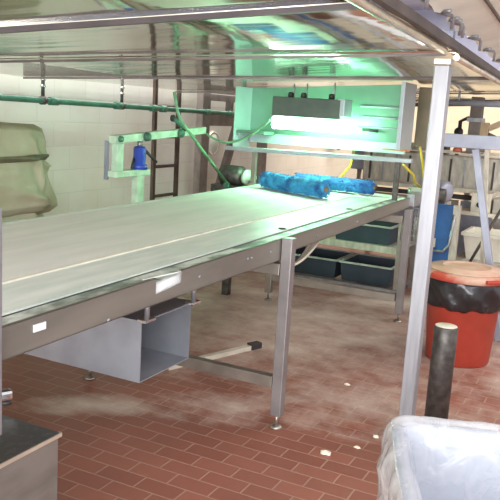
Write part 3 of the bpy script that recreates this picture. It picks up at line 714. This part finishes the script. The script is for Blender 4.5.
# ------------------------------------------------------------------ end of conveyor: gearbox, mesh guard, hoses
t = thing('drive_gearbox', 'grey gearbox drive at the far end of the conveyor by the post', 'gearbox', (-1.51, 6.0, 1.0))
MB().box((-1.56, 6.01, .93), (-1.41, 6.2, 1.07)).build('case', 'steel_dull', t, bevel=.012)
MB().tube([(-1.59, 6.1, 1.02), (-1.56, 6.1, 1.02)], .03, 14).build('shaft', 'steel_light', t)
MB().lathe([(0, 0), (.055, 0), (.06, .02), (.06, .12), (0, .13)], (-1.41, 6.1, 1.01), (1, 0, 0), 22).build('motor', 'steel_dark', t)
MB().box((-1.47, 6.05, 0), (-1.435, 6.09, .93)).build('stand', 'steel_light', t)
b = MB()
for i in range(7): b.tube([(-1.57+.02*i, 5.91, .64), (-1.57+.02*i, 5.91, .91)], .003, 6)
for j in range(7): b.tube([(-1.57, 5.91, .64+.045*j), (-1.45, 5.91, .64+.045*j)], .003, 6)
b.build('mesh_guard', 'steel_light', t)
t = thing('air_hose', 'yellow air hose sloping from cross bar down to gearbox, left one', 'hose', (-1.5, 5.7, 1.1), 'yellow air hoses at the conveyor end')
MB().tube([(-1.50, 5.52, 1.27), (-1.44, 5.62, 1.19), (-1.46, 5.75, 1.13), (-1.48, 6.03, 1.075)], .009, 10).build('hose', 'yellow', t)
t = thing('air_hose', 'yellow air hose hanging near upright below hood corner, right one', 'hose', (-1.4, 5.7, 1.1), 'yellow air hoses at the conveyor end')
MB().tube([(-1.44, 5.73, 1.40), (-1.42, 5.78, 1.28), (-1.43, 5.9, 1.16), (-1.44, 6.05, 1.075)], .009, 10).build('hose', 'yellow', t)
t = thing('air_hose', 'yellow hose sloping behind the cross bar above the dark blue roller', 'hose', (-2.1, 6.1, 1.1))
MB().tube([(-2.0, 5.88, 1.41), (-2.06, 5.96, 1.2), (-2.15, 5.97, 1.08), (-2.22, 5.94, 1.0)], .009, 10).build('hose', 'yellow', t)

# ------------------------------------------------------------------ machinery behind
t = thing('tray_line', 'long beige slatted machine line standing behind the conveyor end', 'machine', (-2.0, 8.7, 0))
MB().box((-2.8, 8.55, .86), (-.9, 9.1, 1.24)).build('body', 'machine', t, bevel=.01)
for i in range(12):
    x = -2.72 + .155*i
    MB().box((x, 8.53, .90), (x+.02, 8.549, 1.2)).build('slat', 'machine_dark' if i % 3 == 0 else 'steel_light', t)
b = MB(); b.beam((-2.85, 8.5, 1.27), (-.85, 8.5, 1.29), .08, .035); b.build('top_rail', 'machine_light', t)
b = MB(); b.beam((-2.85, 8.4, .865), (-.85, 8.4, .885), .12, .04); b.build('lower_rail', 'machine_light', t)
b = MB(); b.beam((-2.85, 8.46, .79), (-.85, 8.46, .80), .05, .05); b.build('dark_rail', 'machine_dark', t)
for i in range(5):
    x = -2.8 + .385*i
    MB().box((x, 8.62, .12), (x+.36, 8.66, .74)).build('lower_panel', 'steel_grey' if i % 2 else 'steel_dull', t, bevel=.006)
for x in (-2.7, -2.2, -1.6, -1.0): MB().box((x-.03, 8.7, 0), (x+.03, 8.76, .86)).build('leg', 'machine', t)
for x, h in ((-2.62, .16), (-2.3, .1), (-1.95, .14), (-1.5, .1)):
    MB().box((x-.07, 8.7, 1.24), (x+.07, 8.9, 1.24+h)).build('top_box', 'machine_dark' if h > .12 else 'steel_dull', t, bevel=.008)
t = thing('hose_reel', 'dark brown hose reel on the far cream wall above the dark blue roller', 'reel', (-4.2, 11.4, 1.25))
MB().lathe([(0, 0), (.05, 0), (.05, .12), (.13, .12), (.13, .15), (.05, .15), (.05, .2), (0, .2)], (-4.3, 11.4, 1.19), (1, 0, 0), 24).build('drum', 'rust', t)
MB().box((-4.31, 11.15, 1.13), (-4.25, 11.34, 1.27)).build('bracket', 'brown', t)
t = thing('grey_conduit_box', 'grey switch box on a floor conduit left of the slatted machine', 'box', (-3.02, 9.0, 0))
MB().box((-3.1, 8.98, .96), (-2.9, 9.08, 1.24)).build('box_body', 'steel_grey', t, bevel=.008)
MB().tube([(-3.0, 9.03, 0), (-3.0, 9.03, .96)], .03, 12).build('conduit', 'machine', t)
t = thing('round_motor', 'round grey motor above the blue panel right of the post', 'motor', (-1.57, 7.1, 0))
MB().lathe([(0, 0), (.07, 0), (.1, .02), (.1, .2), (.07, .23), (0, .23)], (-1.66, 7.12, .965), (1, -.5, 0), 28).build('shell', 'steel_grey', t)
MB().box((-1.68, 7.0, .8), (-1.46, 7.2, .87)).build('mount', 'machine', t)
MB().box((-1.58, 7.14, 0), (-1.52, 7.2, .8)).build('pedestal', 'machine', t)
t = thing('machine_hatch', 'blue machine door panel with grey frame right of the tall post', 'panel', (-1.45, 6.95, 0))
MB().box((-1.62, 6.9, .12), (-1.37, 6.94, .86)).build('sheet', 'blue', t, bevel=.004)
MB().box((-1.37, 6.89, .0), (-1.31, 6.95, .86)).build('edge_frame', 'machine', t)
MB().tube([(-1.6, 6.87, .43), (-1.42, 6.87, .43), (-1.37, 6.87, .5), (-1.35, 6.87, .78)], .014, 10).build('grab_rail', 'steel_light', t)
MB().box((-1.56, 6.86, .46), (-1.5, 6.9, .54)).build('switch_box', 'machine_light', t, bevel=.004)
MB().box((-1.62, 6.9, 0), (-1.57, 6.95, .12)).build('foot', 'machine', t)
t = thing('cream_tub', 'cream plastic tub on a stand behind the trestle leg', 'tub', (-1.1, 7.6, .3))
b = MB()
def rg2(i, z): return [(-1.36+i, 7.4+i, z), (-.75-i, 7.4+i, z), (-.75-i, 7.9-i, z), (-1.36+i, 7.9-i, z)]
b.grid([rg2(.05, .3), rg2(.01, .53), rg2(-.01, .53), rg2(-.01, .56), rg2(.02, .56), rg2(.07, .32)], wrap=True, smooth=False)
vs = b.bm.verts[:]; b.bm.faces.new(vs[:4]); b.bm.faces.new(vs[-4:]); b.build('tub_body', 'white_tub', t)
t = thing('tub_stand', 'low dull steel stand holding the cream tub near the right edge', 'stand', (-1.1, 7.6, 0))
MB().box((-1.4, 7.38, .27), (-.7, 7.92, .299)).build('platform', 'machine', t)
for x in (-1.37, -.73):
    for y in (7.41, 7.89): MB().box((x-.025, y-.025, 0), (x+.025, y+.025, .27)).build('leg', 'machine', t)
t = thing('work_table', 'pale topped work table with drawer boxes behind the trestle', 'table', (-1.0, 8.1, 0))
MB().box((-1.62, 7.98, .66), (-.6, 8.32, .70)).build('table_top', 'machine_light', t, bevel=.004)
MB().box((-1.2, 8.0, .7), (-.8, 8.3, .86)).build('bread_box', 'machine', t, bevel=.01)
MB().lathe([(0, 0), (.03, 0), (.03, .01), (0, .01)], (-1.33, 7.99, .78), (0, -1, 0), 16).build('knob', 'dark', t)
MB().box((-1.42, 8.0, .7), (-1.22, 8.3, .9)).build('control_box', 'machine_light', t, bevel=.006)
for x in (-1.58, -.65):
    for y in (8.02, 8.28): MB().box((x-.02, y-.02, 0), (x+.02, y+.02, .66)).build('leg', 'steel_dull', t)
t = thing('wall_tap', 'black iron tap standing on the tray machine right of the post', 'tap', (-1.78, 8.8, 1.24))
MB().tube([(-1.78, 8.8, 1.24), (-1.78, 8.8, 1.62), (-1.70, 8.8, 1.66), (-1.6, 8.8, 1.65), (-1.6, 8.8, 1.56)], .022, 10).build('spout', 'dark', t)
MB().lathe([(0, 0), (.05, 0), (.05, .03), (0, .03)], (-1.78, 8.78, 1.5), (0, -1, 0), 14).build('valve', 'dark', t)
t = thing('wall_bracket', 'tan slanting bracket arm at the right edge above trestle beam', 'bracket', (-1.2, 8.5, 1.5))
b = MB(); b.beam((-1.36, 8.2, 1.56), (-1.0, 8.2, 1.74), .04, .06); b.build('arm', 'wood', t)
b = MB(); b.beam((-1.36, 8.2, 1.5), (-1.0, 8.2, 1.36), .04, .04); b.build('lower_arm', 'steel_dark', t)
MB().box((-1.44, 8.16, 1.46), (-1.36, 8.24, 1.62)).build('plate', 'wood', t)

# ------------------------------------------------------------------ scraps of dough on the floor
def scrap(x, y, r, label, seed):
    b = MB(); bmesh.ops.create_icosphere(b.bm, subdivisions=3, radius=1)
    for v in b.bm.verts:
        k = 1+.45*noise.noise(v.co*1.6+V((seed, 0, 0))); v.co = V((v.co.x*r*k*1.2, v.co.y*r*k*.8, max(-.0, v.co.z*.5*k+.3)*r)) + V((x, y, .0))
    for f in b.bm.faces: f.smooth = True
    tag(b.build('dough_scrap', 'bread', loc=(x, y, 0)), label, 'crumb', 'dough scraps on the floor')
scrap(-1.112, 3.202, .022, 'largest white dough scrap on red tiles, in the open floor right of the leg', 1)
scrap(-1.003, 3.354, .013, 'small dough scrap on the tiles, right of the largest scrap', 2)
scrap(-.964, 3.53, .014, 'small pale scrap on the tiles close to the tall post foot', 3)
scrap(-1.342, 4.158, .014, 'small flat scrap on the floor beyond the conveyor leg', 4)

# ------------------------------------------------------------------ lights
def area(name, loc, rot, sx, sy, e, col):
    l = bpy.data.lights.new(name, 'AREA'); l.shape = 'RECTANGLE'; l.size = sx; l.size_y = sy; l.energy = e; l.color = col
    o = bpy.data.objects.new(name, l); o.location = loc; o.rotation_euler = rot; COL.objects.link(o); return o
area('ceiling_light_front', (1.3, 1.5, 3.4), (0, 0, 0), 1.6, 4.5, 110, (1, .97, .94))
area('ceiling_light_right', (1.6, 6.5, 3.4), (0, 0, 0), 1.6, 4, 150, (1, .95, .88))
area('ceiling_light_back', (-2, 11.3, 3.4), (0, 0, 0), 4, 2.5, 170, (1, .93, .8))
area('wall_wash_fill', (-4.14, 5, 3.3), (0, 0, 0), .26, 10, 210, (1, .98, .94))  # unseen strip added above the canopy gap to brighten the left wall
area('camera_side_fill', (.6, -3.3, 1.7), (math.radians(90), 0, math.radians(8)), 6, 2.4, 640, (.97, .99, 1))  # unseen area fill added behind the camera, standing in for its flash
w = bpy.data.worlds.new('world'); SC.world = w; w.use_nodes = True
bg = w.node_tree.nodes['Background']; bg.inputs['Color'].default_value = (.95, .97, 1, 1); bg.inputs['Strength'].default_value = .95

# ------------------------------------------------------------------ camera
cr = V((.89018, .45157, .06057)); cu = V((-.13567, .13579, .9814)); cf = V((-.43495, .88184, -.18214))
cam = bpy.data.cameras.new('camera'); co = bpy.data.objects.new('camera', cam); COL.objects.link(co)
mw = Matrix.Identity(4)
for i in range(3): mw[i][0], mw[i][1], mw[i][2] = cr[i], cu[i], -cf[i]
mw[2][3] = 1.59277
co.matrix_world = mw
cam.sensor_width = 36; cam.lens = 54.06; cam.clip_start = .05
SC.camera = co
for o in bpy.data.objects:
    if '_o' in o: del o['_o']
SC.view_settings.view_transform = 'Standard'; SC.view_settings.look = 'None'; SC.view_settings.gamma = 1; SC.view_settings.use_curve_mapping = False
SC.view_settings.exposure = .1
